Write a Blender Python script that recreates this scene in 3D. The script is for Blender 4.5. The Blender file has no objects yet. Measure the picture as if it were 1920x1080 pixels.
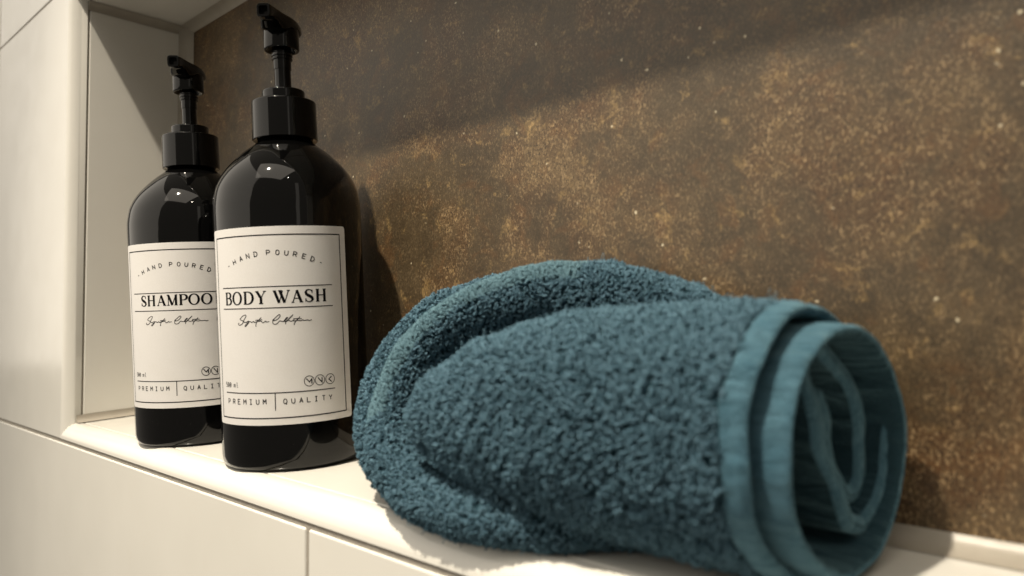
import bpy, bmesh, math, random
import numpy as np
from mathutils import Matrix, Vector

rng = np.random.default_rng(7)
random.seed(7)
sc = bpy.context.scene
COL = sc.collection
R = math.radians
T = 0.05355                      # fall of the niche shelf towards the room

# ------------------------------------------------------------------ camera
cam = bpy.data.cameras.new('camera')
camo = bpy.data.objects.new('camera', cam)
COL.objects.link(camo)
fw = Vector((-0.68518655, 0.72730879, 0.03925947))
rt = Vector((0.72772918, 0.68584709, -0.00490005))
up = Vector((0.03048984, -0.02521281, 0.99921704))
M = Matrix.Identity(4)
for i in range(3):
    M[i][0], M[i][1], M[i][2] = rt[i], up[i], -fw[i]
M.translation = (0.58401, -0.1668, 0.07279)
camo.matrix_world = M
cam.sensor_width = 36
cam.lens = 26.36
cam.clip_start = 0.005
cam.clip_end = 50
cam.dof.use_dof = True
cam.dof.focus_distance = 0.405
cam.dof.aperture_fstop = 9
cam.dof.aperture_blades = 0
sc.camera = camo

# ------------------------------------------------------------------ world
W = bpy.data.worlds.new('World')
sc.world = W
W.use_nodes = True
bg = W.node_tree.nodes['Background']
bg.inputs['Color'].default_value = (1.0, 0.90, 0.76, 1)
bg.inputs['Strength'].default_value = 0.155

sc.view_settings.view_transform = 'Standard'
sc.view_settings.look = 'None'
sc.view_settings.exposure = 0.36
sc.view_settings.gamma = 1.0
sc.cycles.max_bounces = 8
sc.cycles.diffuse_bounces = 5
sc.cycles.glossy_bounces = 4
sc.cycles.sample_clamp_indirect = 4

def look(o, target):
    d = Vector(target) - o.location
    o.rotation_euler = d.to_track_quat('-Z', 'Y').to_euler()

def spot(name, loc, tgt, watts, col, rad, ang, blend):
    l = bpy.data.lights.new(name, 'SPOT')
    l.energy = watts; l.color = col; l.shadow_soft_size = rad
    l.spot_size = R(ang); l.spot_blend = blend
    o = bpy.data.objects.new(name, l); COL.objects.link(o)
    o.location = loc; look(o, tgt)
    return o

def area(name, loc, tgt, watts, col, sx, sy):
    l = bpy.data.lights.new(name, 'AREA')
    l.energy = watts; l.color = col; l.shape = 'RECTANGLE'; l.size = sx; l.size_y = sy
    o = bpy.data.objects.new(name, l); COL.objects.link(o)
    o.location = loc; look(o, tgt)
    return o

WARM = (1.0, 0.89, 0.73)
spot('ceiling_spot', (0.29, -0.52, 1.199), (0.27, 0.0, 0.03), 90, WARM, 0.017, 43, 1.0)
spot('second_ceiling_spot', (1.28, -0.60, 1.45), (0.30, 0.04, 0.05), 3.5, WARM, 0.016, 60, 0.8)
area('room_fill', (-1.05, -1.55, 1.35), (0.2, 0.04, 1.1), 30, (1.0, 0.91, 0.78), 3.6, 2.9)  # added lamp in place of bounce from the unseen walls, reflected in the bottles
area('ceiling_fill', (0.75, -1.25, 2.3), (0.6, -0.9, 0.0), 14, (1.0, 0.90, 0.76), 1.9, 1.5)  # added lamp in place of bounce from the unseen ceiling
area('reflection_strip', (1.75, -0.42, 0.55), (0.25, 0.04, 0.2), 0.25, (1.0, 0.92, 0.8), 0.14, 1.2)  # added strip lamp for a pale streak reflected in the bottles

# ------------------------------------------------------------------ helpers
def tag(o, label=None, cat=None, group=None, kind=None):
    if label: o['label'] = label
    if cat: o['category'] = cat
    if group: o['group'] = group
    if kind: o['kind'] = kind
    return o

def empty(name, loc=(0, 0, 0), rot=(0, 0, 0)):
    o = bpy.data.objects.new(name, None); COL.objects.link(o)
    o.location = loc; o.rotation_euler = rot
    o.empty_display_size = 0.02
    return o

def link(name, me, mat, parent=None):
    if mat and not me.materials: me.materials.append(mat)
    o = bpy.data.objects.new(name, me); COL.objects.link(o)
    if parent: o.parent = parent
    return o

def mesh(name, V, F, smooth=False):
    me = bpy.data.meshes.new(name)
    me.from_pydata([tuple(map(float, v)) for v in V], [], [tuple(f) for f in F])
    if smooth: me.polygons.foreach_set('use_smooth', [True]*len(me.polygons))
    me.update()
    return me

def fastmesh(name, V, Fq, smooth=True):
    """V (n,3), Fq (m,k) faces of one size"""
    me = bpy.data.meshes.new(name)
    n, (m, k) = len(V), Fq.shape
    me.vertices.add(n); me.vertices.foreach_set('co', V.astype(np.float32).ravel())
    me.loops.add(m*k); me.loops.foreach_set('vertex_index', Fq.astype(np.int32).ravel())
    me.polygons.add(m)
    me.polygons.foreach_set('loop_start', np.arange(0, m*k, k, dtype=np.int32))
    me.polygons.foreach_set('loop_total', np.full(m, k, dtype=np.int32))
    me.polygons.foreach_set('use_smooth', np.full(m, smooth))
    me.update(calc_edges=True)
    return me

def box_mesh(name, lo, hi, bev=0.0, seg=3, zslope=0.0):
    bm = bmesh.new()
    vs = []
    for z in (0, 1):
        for y in (0, 1):
            for x in (0, 1):
                p = [(lo, hi)[x][0], (lo, hi)[y][1], (lo, hi)[z][2]]
                p[2] += zslope*p[1]
                vs.append(bm.verts.new(p))
    for f in ((0, 2, 3, 1), (4, 5, 7, 6), (0, 1, 5, 4), (2, 6, 7, 3), (0, 4, 6, 2), (1, 3, 7, 5)):
        bm.faces.new([vs[i] for i in f])
    bmesh.ops.recalc_face_normals(bm, faces=bm.faces)
    if bev > 0:
        bmesh.ops.bevel(bm, geom=list(bm.edges), offset=bev, segments=seg, profile=0.5, affect='EDGES', clamp_overlap=True)
        for f in bm.faces: f.smooth = True
    me = bpy.data.meshes.new(name); bm.to_mesh(me); bm.free()
    return me

def wn(o):
    m = o.modifiers.new('wn', 'WEIGHTED_NORMAL'); m.keep_sharp = True; m.weight = 100
    return o

def prism(name, prof, a, b, axis='x', smooth=True, ea=None, eb=None):
    """closed profile extruded along x ((y,z) profile) or z/y; ea/eb: per-point end shifts"""
    V = []; n = len(prof)
    for e, s in ((a, ea), (b, eb)):
        for i, (p, q) in enumerate(prof):
            c = e + (s[i] if s else 0)
            V.append({'x': (c, p, q), 'z': (p, q, c), 'y': (p, c, q)}[axis])
    F = [(i, (i+1) % n, n+(i+1) % n, n+i) for i in range(n)]
    F += [tuple(range(n))[::-1], tuple(range(n, 2*n))]
    me = mesh(name, V, F)
    bm = bmesh.new(); bm.from_mesh(me)
    bmesh.ops.recalc_face_normals(bm, faces=bm.faces)
    if smooth:
        for f in bm.faces: f.smooth = True
        for e in bm.edges:
            if len(e.link_faces) == 2 and e.calc_face_angle(0) > R(35): e.smooth = False
    bm.to_mesh(me); bm.free()
    return me

# ------------------------------------------------------------------ materials
def mat(name):
    m = bpy.data.materials.new(name); m.use_nodes = True
    nt = m.node_tree
    return m, nt, nt.nodes['Principled BSDF']

def N(nt, typ, **kw):
    n = nt.nodes.new(typ)
    for k, v in kw.items():
        if k.startswith('_'): setattr(n, k[1:], v)
        else: n.inputs[k.replace('__', ' ')].default_value = v
    return n

def ramp(nt, src, stops):
    r = nt.nodes.new('ShaderNodeValToRGB')
    e = r.color_ramp.elements
    while len(e) < len(stops): e.new(0.5)
    for el, (p, c) in zip(e, stops):
        el.position = p; el.color = (c, c, c, 1) if isinstance(c, (int, float)) else (*c, 1)
    nt.links.new(src, r.inputs[0])
    return r.outputs[0]

def mixc(nt, fac, a, b, mode='MIX'):
    m = nt.nodes.new('ShaderNodeMix'); m.data_type = 'RGBA'; m.blend_type = mode
    for i, s in ((0, fac), (6, a), (7, b)):
        if isinstance(s, bpy.types.NodeSocket): nt.links.new(s, m.inputs[i])
        elif isinstance(s, (int, float)): m.inputs[i].default_value = s
        else: m.inputs[i].default_value = (*s, 1)
    return m.outputs[2]

def math_(nt, op, a, b=0.0):
    m = nt.nodes.new('ShaderNodeMath'); m.operation = op
    for i, s in ((0, a), (1, b)):
        if isinstance(s, bpy.types.NodeSocket): nt.links.new(s, m.inputs[i])
        else: m.inputs[i].default_value = s
    return m.outputs[0]

def noise(nt, co, scale, detail=4, rough=0.55, dist=0.0):
    n = N(nt, 'ShaderNodeTexNoise', Scale=scale, Detail=detail, Roughness=rough, Distortion=dist)
    nt.links.new(co, n.inputs['Vector'])
    return n.outputs['Fac']

def coords(nt, scale=(1, 1, 1)):
    t = nt.nodes.new('ShaderNodeNewGeometry')
    mp = nt.nodes.new('ShaderNodeMapping'); mp.inputs['Scale'].default_value = scale
    nt.links.new(t.outputs['Position'], mp.inputs['Vector'])
    return mp.outputs[0]

def objcoords(nt, scale=(1, 1, 1)):
    t = nt.nodes.new('ShaderNodeTexCoord')
    mp = nt.nodes.new('ShaderNodeMapping'); mp.inputs['Scale'].default_value = scale
    nt.links.new(t.outputs['Object'], mp.inputs['Vector'])
    return mp.outputs[0]

def bump(nt, bsdf, h, dist, strength=1.0):
    b = nt.nodes.new('ShaderNodeBump'); b.inputs['Distance'].default_value = dist
    b.inputs['Strength'].default_value = strength
    nt.links.new(h, b.inputs['Height']); nt.links.new(b.outputs[0], bsdf.inputs['Normal'])

def m_glaze():
    m, nt, b = mat('cream_glazed_tile')
    co = coords(nt)
    n1 = noise(nt, co, 9, 3)
    n2 = noise(nt, co, 70, 4)
    c = mixc(nt, ramp(nt, n1, [(0.35, 0.0), (0.65, 1.0)]), (0.70, 0.685, 0.63), (0.735, 0.72, 0.665))
    c = mixc(nt, math_(nt, 'MULTIPLY', ramp(nt, n2, [(0.55, 0.0), (0.8, 1.0)]), 0.15), c, (0.66, 0.61, 0.53))
    sp = noise(nt, co, 520, 2)
    c = mixc(nt, ramp(nt, sp, [(0.78, 0.0), (0.84, 0.5)]), c, (0.38, 0.32, 0.24))
    nt.links.new(c, b.inputs['Base Color'])
    r = ramp(nt, noise(nt, co, 35, 3), [(0.3, 0.12), (0.7, 0.20)])
    nt.links.new(r, b.inputs['Roughness'])
    h = math_(nt, 'ADD', noise(nt, co, 28, 1), math_(nt, 'MULTIPLY', noise(nt, co, 1300, 2), 0.02))
    bump(nt, b, h, 0.0006, 0.12)
    return m

def m_grout():
    m, nt, b = mat('grey_grout')
    co = coords(nt)
    c = mixc(nt, noise(nt, co, 600, 4), (0.22, 0.20, 0.17), (0.40, 0.365, 0.31))
    nt.links.new(c, b.inputs['Base Color']); b.inputs['Roughness'].default_value = 0.9
    bump(nt, b, noise(nt, co, 900, 3), 0.0004, 0.8)
    return m

def m_silicone():
    m, nt, b = mat('pale_silicone')
    co = coords(nt)
    c = mixc(nt, noise(nt, co, 60, 5), (0.30, 0.27, 0.22), (0.42, 0.385, 0.325))
    nt.links.new(c, b.inputs['Base Color']); b.inputs['Roughness'].default_value = 0.38
    bump(nt, b, noise(nt, co, 120, 3), 0.0006, 0.5)
    return m

def m_panel():
    m, nt, b = mat('oxidised_bronze_panel')
    co = coords(nt)
    cov = coords(nt, (1.0, 1.0, 0.62))
    big = noise(nt, co, 17, 6, 0.66, 0.5)
    mid = noise(nt, co, 42, 6, 0.62, 0.4)
    fine = noise(nt, cov, 980, 5, 0.8, 0.35)
    grit = noise(nt, cov, 1500, 3, 0.7)
    # smooth grey-brown ground
    base = mixc(nt, ramp(nt, mid, [(0.3, 0.0), (0.7, 1.0)]), (0.052, 0.036, 0.019), (0.088, 0.063, 0.034))
    # rusty and bronze patches
    patch = ramp(nt, math_(nt, 'ADD', math_(nt, 'MULTIPLY', big, 0.75), math_(nt, 'MULTIPLY', mid, 0.35)), [(0.50, 0.0), (0.62, 1.0)])
    rust = mixc(nt, ramp(nt, noise(nt, co, 24, 4), [(0.42, 0.0), (0.62, 1.0)]), (0.088, 0.043, 0.017), (0.150, 0.098, 0.046))
    base = mixc(nt, math_(nt, 'MULTIPLY', patch, 0.65), base, rust)
    red = ramp(nt, noise(nt, co, 75, 4, 0.6, 0.6), [(0.54, 0.0), (0.66, 1.0)])
    base = mixc(nt, math_(nt, 'MULTIPLY', red, 0.36), base, (0.150, 0.070, 0.024))
    # speckle: light crackle strokes and dark pits, stronger in the patches
    sp = ramp(nt, math_(nt, 'ADD', math_(nt, 'MULTIPLY', fine, 0.8), math_(nt, 'MULTIPLY', noise(nt, co, 210, 4, 0.65, 0.5), 0.2)), [(0.515, 0.0), (0.60, 1.0)])
    k = math_(nt, 'MULTIPLY', sp, math_(nt, 'ADD', math_(nt, 'MULTIPLY', patch, 0.60), 0.28))
    base = mixc(nt, k, base, (0.38, 0.268, 0.142))
    dk = ramp(nt, grit, [(0.36, 1.0), (0.48, 0.0)])
    base = mixc(nt, math_(nt, 'MULTIPLY', dk, math_(nt, 'ADD', math_(nt, 'MULTIPLY', patch, 0.45), 0.45)), base, (0.018, 0.012, 0.007))
    # dark blotches, gold clumps
    bl = ramp(nt, noise(nt, co, 34, 5, 0.65, 0.8), [(0.52, 0.0), (0.66, 1.0)])
    base = mixc(nt, math_(nt, 'MULTIPLY', bl, 0.28), base, (0.030, 0.021, 0.012))
    g = ramp(nt, noise(nt, co, 85, 6, 0.72, 0.5), [(0.57, 0.0), (0.70, 1.0)])
    sp = ramp(nt, fine, [(0.44, 0.25), (0.60, 1.0)])
    base = mixc(nt, math_(nt, 'MULTIPLY', math_(nt, 'MULTIPLY', g, sp), 0.62), base, (0.50, 0.33, 0.13))
    # sparse pale flecks
    v = N(nt, 'ShaderNodeTexVoronoi', Scale=170.0); v.inputs['Randomness'].default_value = 1.0
    wob = nt.nodes.new('ShaderNodeVectorMath'); wob.operation = 'ADD'
    nz = nt.nodes.new('ShaderNodeTexNoise'); nz.inputs['Scale'].default_value = 700
    nt.links.new(co, nz.inputs['Vector'])
    sc_ = nt.nodes.new('ShaderNodeVectorMath'); sc_.operation = 'SCALE'; sc_.inputs['Scale'].default_value = 0.0016
    nt.links.new(nz.outputs['Color'], sc_.inputs[0])
    nt.links.new(co, wob.inputs[0]); nt.links.new(sc_.outputs[0], wob.inputs[1])
    nt.links.new(wob.outputs[0], v.inputs['Vector'])
    near = ramp(nt, v.outputs['Distance'], [(0.07, 1.0), (0.13, 0.0)])
    sel = nt.nodes.new('ShaderNodeSeparateColor'); nt.links.new(v.outputs['Color'], sel.inputs[0])
    pick = ramp(nt, sel.outputs[0], [(0.84, 0.0), (0.88, 1.0)])
    base = mixc(nt, math_(nt, 'MULTIPLY', near, pick), base, (0.60, 0.52, 0.36))
    nt.links.new(base, b.inputs['Base Color'])
    nt.links.new(ramp(nt, fine, [(0.3, 0.28), (0.7, 0.46)]), b.inputs['Roughness'])
    h = math_(nt, 'ADD', fine, math_(nt, 'MULTIPLY', grit, 0.5))
    bump(nt, b, h, 0.0003, 0.6)
    return m

def m_black(name, rough, col=(0.0014, 0.0014, 0.0014), b_=0.0):
    m, nt, b = mat(name)
    co = objcoords(nt)
    dust = math_(nt, 'MULTIPLY', ramp(nt, noise(nt, co, 1100, 2), [(0.73, 0.0), (0.80, 1.0)]), ramp(nt, noise(nt, co, 30, 3), [(0.42, 0.0), (0.65, 0.16)]))
    nt.links.new(mixc(nt, dust, col, (0.45, 0.42, 0.36)), b.inputs['Base Color'])
    nt.links.new(ramp(nt, noise(nt, co, 120, 5, 0.7), [(0.35, rough), (0.5, rough*1.3), (0.8, rough*3.2)]), b.inputs['Roughness'])
    b.inputs['IOR'].default_value = 1.42
    if b_: bump(nt, b, noise(nt, co, 40, 2), 0.0006, b_)
    return m

def m_paper():
    m, nt, b = mat('matt_label_paper')
    co = objcoords(nt)
    n = noise(nt, co, 1500, 4)
    c = mixc(nt, n, (0.68, 0.668, 0.65), (0.76, 0.746, 0.725))
    c = mixc(nt, ramp(nt, noise(nt, co, 60, 4), [(0.5, 0.0), (0.8, 0.25)]), c, (0.64, 0.60, 0.55))
    nt.links.new(c, b.inputs['Base Color']); b.inputs['Roughness'].default_value = 0.55
    bump(nt, b, n, 0.00008, 0.5)
    return m

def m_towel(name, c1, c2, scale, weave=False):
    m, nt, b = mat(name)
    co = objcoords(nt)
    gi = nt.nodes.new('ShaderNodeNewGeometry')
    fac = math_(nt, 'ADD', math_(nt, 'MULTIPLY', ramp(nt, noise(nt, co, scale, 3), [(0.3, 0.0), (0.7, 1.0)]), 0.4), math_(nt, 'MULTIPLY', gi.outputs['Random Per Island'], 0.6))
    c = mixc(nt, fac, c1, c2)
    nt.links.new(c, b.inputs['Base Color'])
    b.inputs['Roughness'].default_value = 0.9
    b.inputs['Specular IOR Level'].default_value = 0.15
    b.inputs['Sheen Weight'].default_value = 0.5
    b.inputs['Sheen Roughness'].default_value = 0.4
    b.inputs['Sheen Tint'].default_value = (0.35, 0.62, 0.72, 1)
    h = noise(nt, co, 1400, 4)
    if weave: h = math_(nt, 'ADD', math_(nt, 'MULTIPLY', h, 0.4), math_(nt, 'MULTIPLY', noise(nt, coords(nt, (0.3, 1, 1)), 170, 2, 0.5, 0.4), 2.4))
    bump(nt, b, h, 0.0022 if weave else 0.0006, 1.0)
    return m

def m_fabric():
    m, nt, b = mat('teal_woven_hem')
    co = objcoords(nt)
    n = noise(nt, co, 160, 4)
    c = mixc(nt, ramp(nt, n, [(0.3, 0.0), (0.7, 1.0)]), (0.042, 0.108, 0.152), (0.072, 0.158, 0.212))
    nt.links.new(c, b.inputs['Base Color'])
    b.inputs['Roughness'].default_value = 0.9
    b.inputs['Specular IOR Level'].default_value = 0.15
    b.inputs['Sheen Weight'].default_value = 0.5
    b.inputs['Sheen Tint'].default_value = (0.4, 0.68, 0.78, 1)
    h = math_(nt, 'ADD', math_(nt, 'MULTIPLY', noise(nt, coords(nt, (1, 1, 3)), 900, 3), 0.5), math_(nt, 'MULTIPLY', noise(nt, coords(nt, (0.3, 1, 1)), 190, 2, 0.5, 0.4), 2.2))
    bump(nt, b, h, 0.0021, 1.0)
    return m

GLAZE, GROUT, SIL, PANEL = m_glaze(), m_grout(), m_silicone(), m_panel()
PET = m_black('black_glossy_plastic', 0.035, b_=0.25)
CAPM = m_black('black_moulded_plastic', 0.055, (0.0016, 0.0016, 0.0016))
PAPER = m_paper()
INK = m_black('black_ink', 0.6, (0.005, 0.004, 0.005))
INK.node_tree.nodes['Principled BSDF'].inputs['Specular IOR Level'].default_value = 0.1
HEM_SHADED = m_towel('teal_hem_shaded', (0.014, 0.038, 0.052), (0.026, 0.062, 0.082), 200, True)  # hem cloth with the shade inside the roll put into its colour
NAP = m_towel('teal_hem_nap', (0.10, 0.19, 0.235), (0.16, 0.275, 0.325), 420)  # hem colour lightened for the light caught along the ridge
TERRY = m_towel('teal_terry_loops', (0.024, 0.068, 0.100), (0.165, 0.290, 0.375), 420)
TBASE = m_towel('teal_terry_ground', (0.010, 0.030, 0.042), (0.017, 0.048, 0.066), 300)  # ground cloth, colour darkened to deepen the shade between the loops
HEM = m_fabric()

# ------------------------------------------------------------------ niche and walls
XL, XR = -0.0065, 0.7565          # outer edges of the trim
YB = 0.0108                       # depth of the rounded trim
D = 0.0835                        # back panel
H = 0.3009                        # niche ceiling
ZB, ZT = -0.0098, H + 0.0098      # outer edges of the trim, below and above

# front wall: grout ground with the opening cut out, tiles on it
V = []
hx0, hx1, hz0, hz1 = XL+.0012, XR-.0012, ZB+.0012, ZT-.0012
ox0, ox1, oz0, oz1 = -0.75, 1.35, -0.40, 0.72
for y in (0.0007, 0.0088):
    V += [(ox0, y, oz0), (ox1, y, oz0), (ox1, y, oz1), (ox0, y, oz1), (hx0, y, hz0), (hx1, y, hz0), (hx1, y, hz1), (hx0, y, hz1)]
F = []
for i in range(4):
    j = (i+1) % 4
    F += [(i, j, 4+j, 4+i), (8+j, 8+i, 12+i, 12+j), (4+i, 4+j, 12+j, 12+i), (j, i, 8+i, 8+j)]
wall = link('wall', mesh('wall', V, F), GROUT)
tag(wall, kind='structure')

def tile(lo, hi, parent, bev=0.0011, zslope=0.0, name='tile'):
    return wn(link(name, box_mesh(name, lo, hi, bev, 4, zslope), GLAZE, parent))

g = 0.0011
y0, y1 = 0.0, 0.0075
JX = (-0.1954-0.507, -0.1954, 0.3116, 0.8186, 1.3256)
for a, b in zip(JX[:-1], JX[1:]):
    a_, b_ = max(a, ox0)+g, min(b, ox1)-g
    tile((a_, y0, -0.335), (b_, y1, -0.0125), wall)
    tile((a_, y0, 0.3135), (b_, y1, 0.635), wall)
tile((ox0+g, y0, -0.0098), (-0.1954-g, y1, 0.3117), wall)
tile((-0.1954+g, y0, -0.0098), (XL-0.0001, y1, 0.3117), wall, 0.0003)
tile((XR+0.0002, y0, -0.0098), (0.8186-g, y1, 0.3117), wall, 0.0006)
tile((0.8186+g, y0, -0.0098), (1.3256-g, y1, 0.3117), wall)

# rounded trim round the opening (quarter round, mitred at the corners)
def trim_prof(outer, inner, n=12):
    """(offset axis value, y) points + mitre weight; outer: edge on the wall, inner: edge in the niche"""
    P = []; Wt = []
    for i in range(n+1):
        a = math.pi/2*i/n
        o = 1-math.cos(a)
        ee = 0.9
        P.append((inner+(outer-inner)*o, YB*(1-math.sin(a)**ee)*1.0 + 0.0)); Wt.append(o)
    P.append((outer, YB*0.98)); Wt.append(1.0)
    return P, Wt
trim_root = wall
hl = -XL; hb = -ZB
for (a, b, la, lb) in ((0.0, 0.4780, True, False), (0.4783, 0.75, False, True)):
    P, Wt = trim_prof(ZB, 0.0006)
    prof = [(y, z) for z, y in P]
    link('trim_piece', prism('trim_piece', prof, a, b, 'x', True, [-hl*w if la else 0 for w in Wt], [(XR-.75)*w if lb else 0 for w in Wt]), GLAZE, wall)
for (a, b, la, lb) in ((0.0, 0.25, True, False), (0.2504, 0.5, False, False), (0.5004, 0.75, False, True)):
    P, Wt = trim_prof(ZT, H)
    prof = [(y, z) for z, y in P]
    link('trim_piece', prism('trim_piece', prof, a, b, 'x', True, [-hl*w if la else 0 for w in Wt], [(XR-.75)*w if lb else 0 for w in Wt]), GLAZE, wall)
P, Wt = trim_prof(XL, 0.0)
link('trim_piece', prism('trim_piece', [(x, y) for x, y in P], 0.0, H, 'z', True, [-(hb)*w-0.0 for w in Wt], [(ZT-H)*w for w in Wt]), GLAZE, wall)
P, Wt = trim_prof(XR, 0.75)
link('trim_piece', prism('trim_piece', [(x, y) for x, y in P], 0.0, H, 'z', True, [-(hb)*w for w in Wt], [(ZT-H)*w for w in Wt]), GLAZE, wall)

# shelf (niche floor)
shelf = link('shelf', box_mesh('shelf', (-0.012, 0.0091, -0.012), (0.762, 0.0940, -0.0009), zslope=T), GROUT)
tag(shelf, kind='structure')
for a, b in ((0.0042, 0.2370), (0.2386, 0.4870), (0.4886, 0.7455)):
    tile((a, YB+0.0013, -0.0080), (b, 0.0765, 0.0), shelf, 0.0007, T)
# side walls of the niche
sw = link('side_wall', box_mesh('side_wall', (-0.0105, 0.0092, -0.0125), (-0.0013, 0.0935, 0.3300)), GROUT)
tag(sw, kind='structure')
tile((-0.0085, YB+0.0016, 0.0050), (0.0, 0.0768, 0.2952), sw, 0.0008)
sw2 = link('side_wall', box_mesh('side_wall', (0.7513, 0.0092, -0.0125), (0.7605, 0.0935, 0.3300)), GROUT)
tag(sw2, kind='structure')
tile((0.75, YB+0.0016, 0.0048), (0.7585, 0.0768, 0.2952), sw2, 0.0008)
# niche ceiling
nc = link('ceiling', box_mesh('ceiling', (-0.0012, 0.0093, H+0.0014), (0.7512, 0.0930, 0.3290)), GROUT)
tag(nc, kind='structure')
for a, b in ((0.0010, 0.2492), (0.2508, 0.4992), (0.5008, 0.7490)):
    tile((a, YB+0.0014, H), (b, 0.0775, H+0.0080), nc, 0.0010)
# back panel
bp = link('back_panel', box_mesh('back_panel', (0.0, D, -0.006), (0.7508, D+0.0082, 0.3285)), PANEL)
tag(bp, kind='structure')

# silicone joints (concave fillets)
def cove(n, c, p, q, s=0.55):
    """c corner, p and q the ends on the two surfaces (2-D); returns closed profile"""
    pts = []
    for i in range(n+1):
        t = i/n
        a = np.array(p)*(1-t)**2 + 2*t*(1-t)*(np.array(c)*s+(np.array(p)+np.array(q))/2*(1-s)) + np.array(q)*t**2
        pts.append(tuple(a))
    pts.append(tuple(c))
    return pts
def sil(name, prof, a, b, axis):
    o = link(name, prism(name, prof, a, b, axis), SIL); tag(o, kind='structure'); return o
sil('silicone_joint', cove(7, (D-.0002, T*D-.0006), (0.0745, T*0.0745+.0003), (D-.0002, 0.0092)), 0.001, 0.7495, 'x')
sil('silicone_joint', cove(7, (D-.0003, H+.0006), (0.0752, H-.0003), (D-.0003, 0.2958)), 0.0012, 0.7493, 'x')
sil('silicone_joint', cove(7, (0.0003, D-.0004), (0.0004, 0.0752), (0.0097, D-.0004)), 0.003, 0.3003, 'z')
sil('silicone_joint', cove(7, (0.7497, D-.0004), (0.7496, 0.0752), (0.7403, D-.0004)), 0.003, 0.3003, 'z')
for sx, x0 in ((1, 0.0), (-1, 0.75)):
    pf = cove(6, (x0-sx*.0006, 0.0), (x0+sx*.0002, 0.0056), (x0+sx*.0054, 0.0006), 0.8)
    n = len(pf)
    o = sil('silicone_joint', pf, 0.0080, D-.002, 'y')
    for v in o.data.vertices: v.co.z += T*v.co.y
    sil('silicone_joint', cove(6, (x0-sx*.0005, H+.0004), (x0+sx*.0002, 0.2948), (x0+sx*.0045, H-.0004)), 0.0110, D-.003, 'y')

# ------------------------------------------------------------------ lettering
def arc(cx, cy, rx, ry, a0, a1, n=14):
    return [(cx+rx*math.cos(R(a0+(a1-a0)*i/n)), cy+ry*math.sin(R(a0+(a1-a0)*i/n))) for i in range(n+1)]
SANS = {  # thin drawn letters, box 0..1 by 0..1
 'H': [[(0, 0), (0, 1)], [(1, 0), (1, 1)], [(0, .52), (1, .52)]],
 'A': [[(0, 0), (.5, 1), (1, 0)], [(.18, .33), (.82, .33)]],
 'N': [[(0, 0), (0, 1), (1, 0), (1, 1)]],
 'D': [[(0, 0), (0, 1), (.35, 1)] + arc(.35, .5, .65, .5, 90, -90, 10) + [(0, 0)]],
 'P': [[(0, 0), (0, 1), (.5, 1)] + arc(.5, .73, .5, .27, 90, -90, 8) + [(0, .46)]],
 'O': [arc(.5, .5, .5, .5, 0, 360, 20)],
 'U': [[(0, 1), (0, .4)] + arc(.5, .4, .5, .4, 180, 360, 10) + [(1, 1)]],
 'R': [[(0, 0), (0, 1), (.5, 1)] + arc(.5, .74, .5, .26, 90, -90, 8) + [(0, .48)], [(.5, .48), (1, 0)]],
 'E': [[(1, 1), (0, 1), (0, 0), (1, 0)], [(0, .52), (.8, .52)]],
 'M': [[(0, 0), (0, 1), (.5, .45), (1, 1), (1, 0)]],
 'I': [[(.5, 0), (.5, 1)], [(.1, 0), (.9, 0)], [(.1, 1), (.9, 1)]],
 'Q': [arc(.5, .5, .5, .5, 0, 360, 20), [(.55, .2), (.95, -.18)]],
 'L': [[(0, 1), (0, 0), (1, 0)]],
 'T': [[(0, 1), (1, 1)], [(.5, 1), (.5, 0)]],
 'Y': [[(0, 1), (.5, .48), (1, 1)], [(.5, .48), (.5, 0)]],
 '-': [[(.2, .5), (.8, .5)]],
 '5': [[(.95, 1), (.1, 1), (.05, .58), (.5, .62)] + arc(.45, .32, .5, .32, 70, -150, 9)],
 '0': [arc(.5, .5, .48, .5, 0, 360, 18), [(.2, .2), (.8, .8)]],
 'm': [[(0, 0), (0, .66)], [(0, .55), (.25, .66), (.48, .6), (.5, 0)], [(.5, .55), (.78, .66), (1, .58), (1, 0)]],
 'l': [[(.2, 1), (.5, 1), (.5, .12), (.62, 0), (.95, 0)]],
}
TK, TN = 1.0, 0.36        # thick and thin stroke, as a share of the stem width
def vary(pts, f): return [(x, y, f(i/(len(pts)-1))) for i, (x, y) in enumerate(pts)]
def ell(cx, cy, rx, ry, a0, a1, n=22):
    out = []
    for i in range(n+1):
        a = a0+(a1-a0)*i/n
        out.append((cx+rx*math.cos(R(a)), cy+ry*math.sin(R(a)), TN+(TK-TN)*abs(math.cos(R(a)))**1.5))
    return out
def st(x0, y0, x1, y1, w): return [(x0, y0, w), (x1, y1, w)]
def serif(x, y, h=.16): return st(x-h, y, x+h, y, TN)
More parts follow.
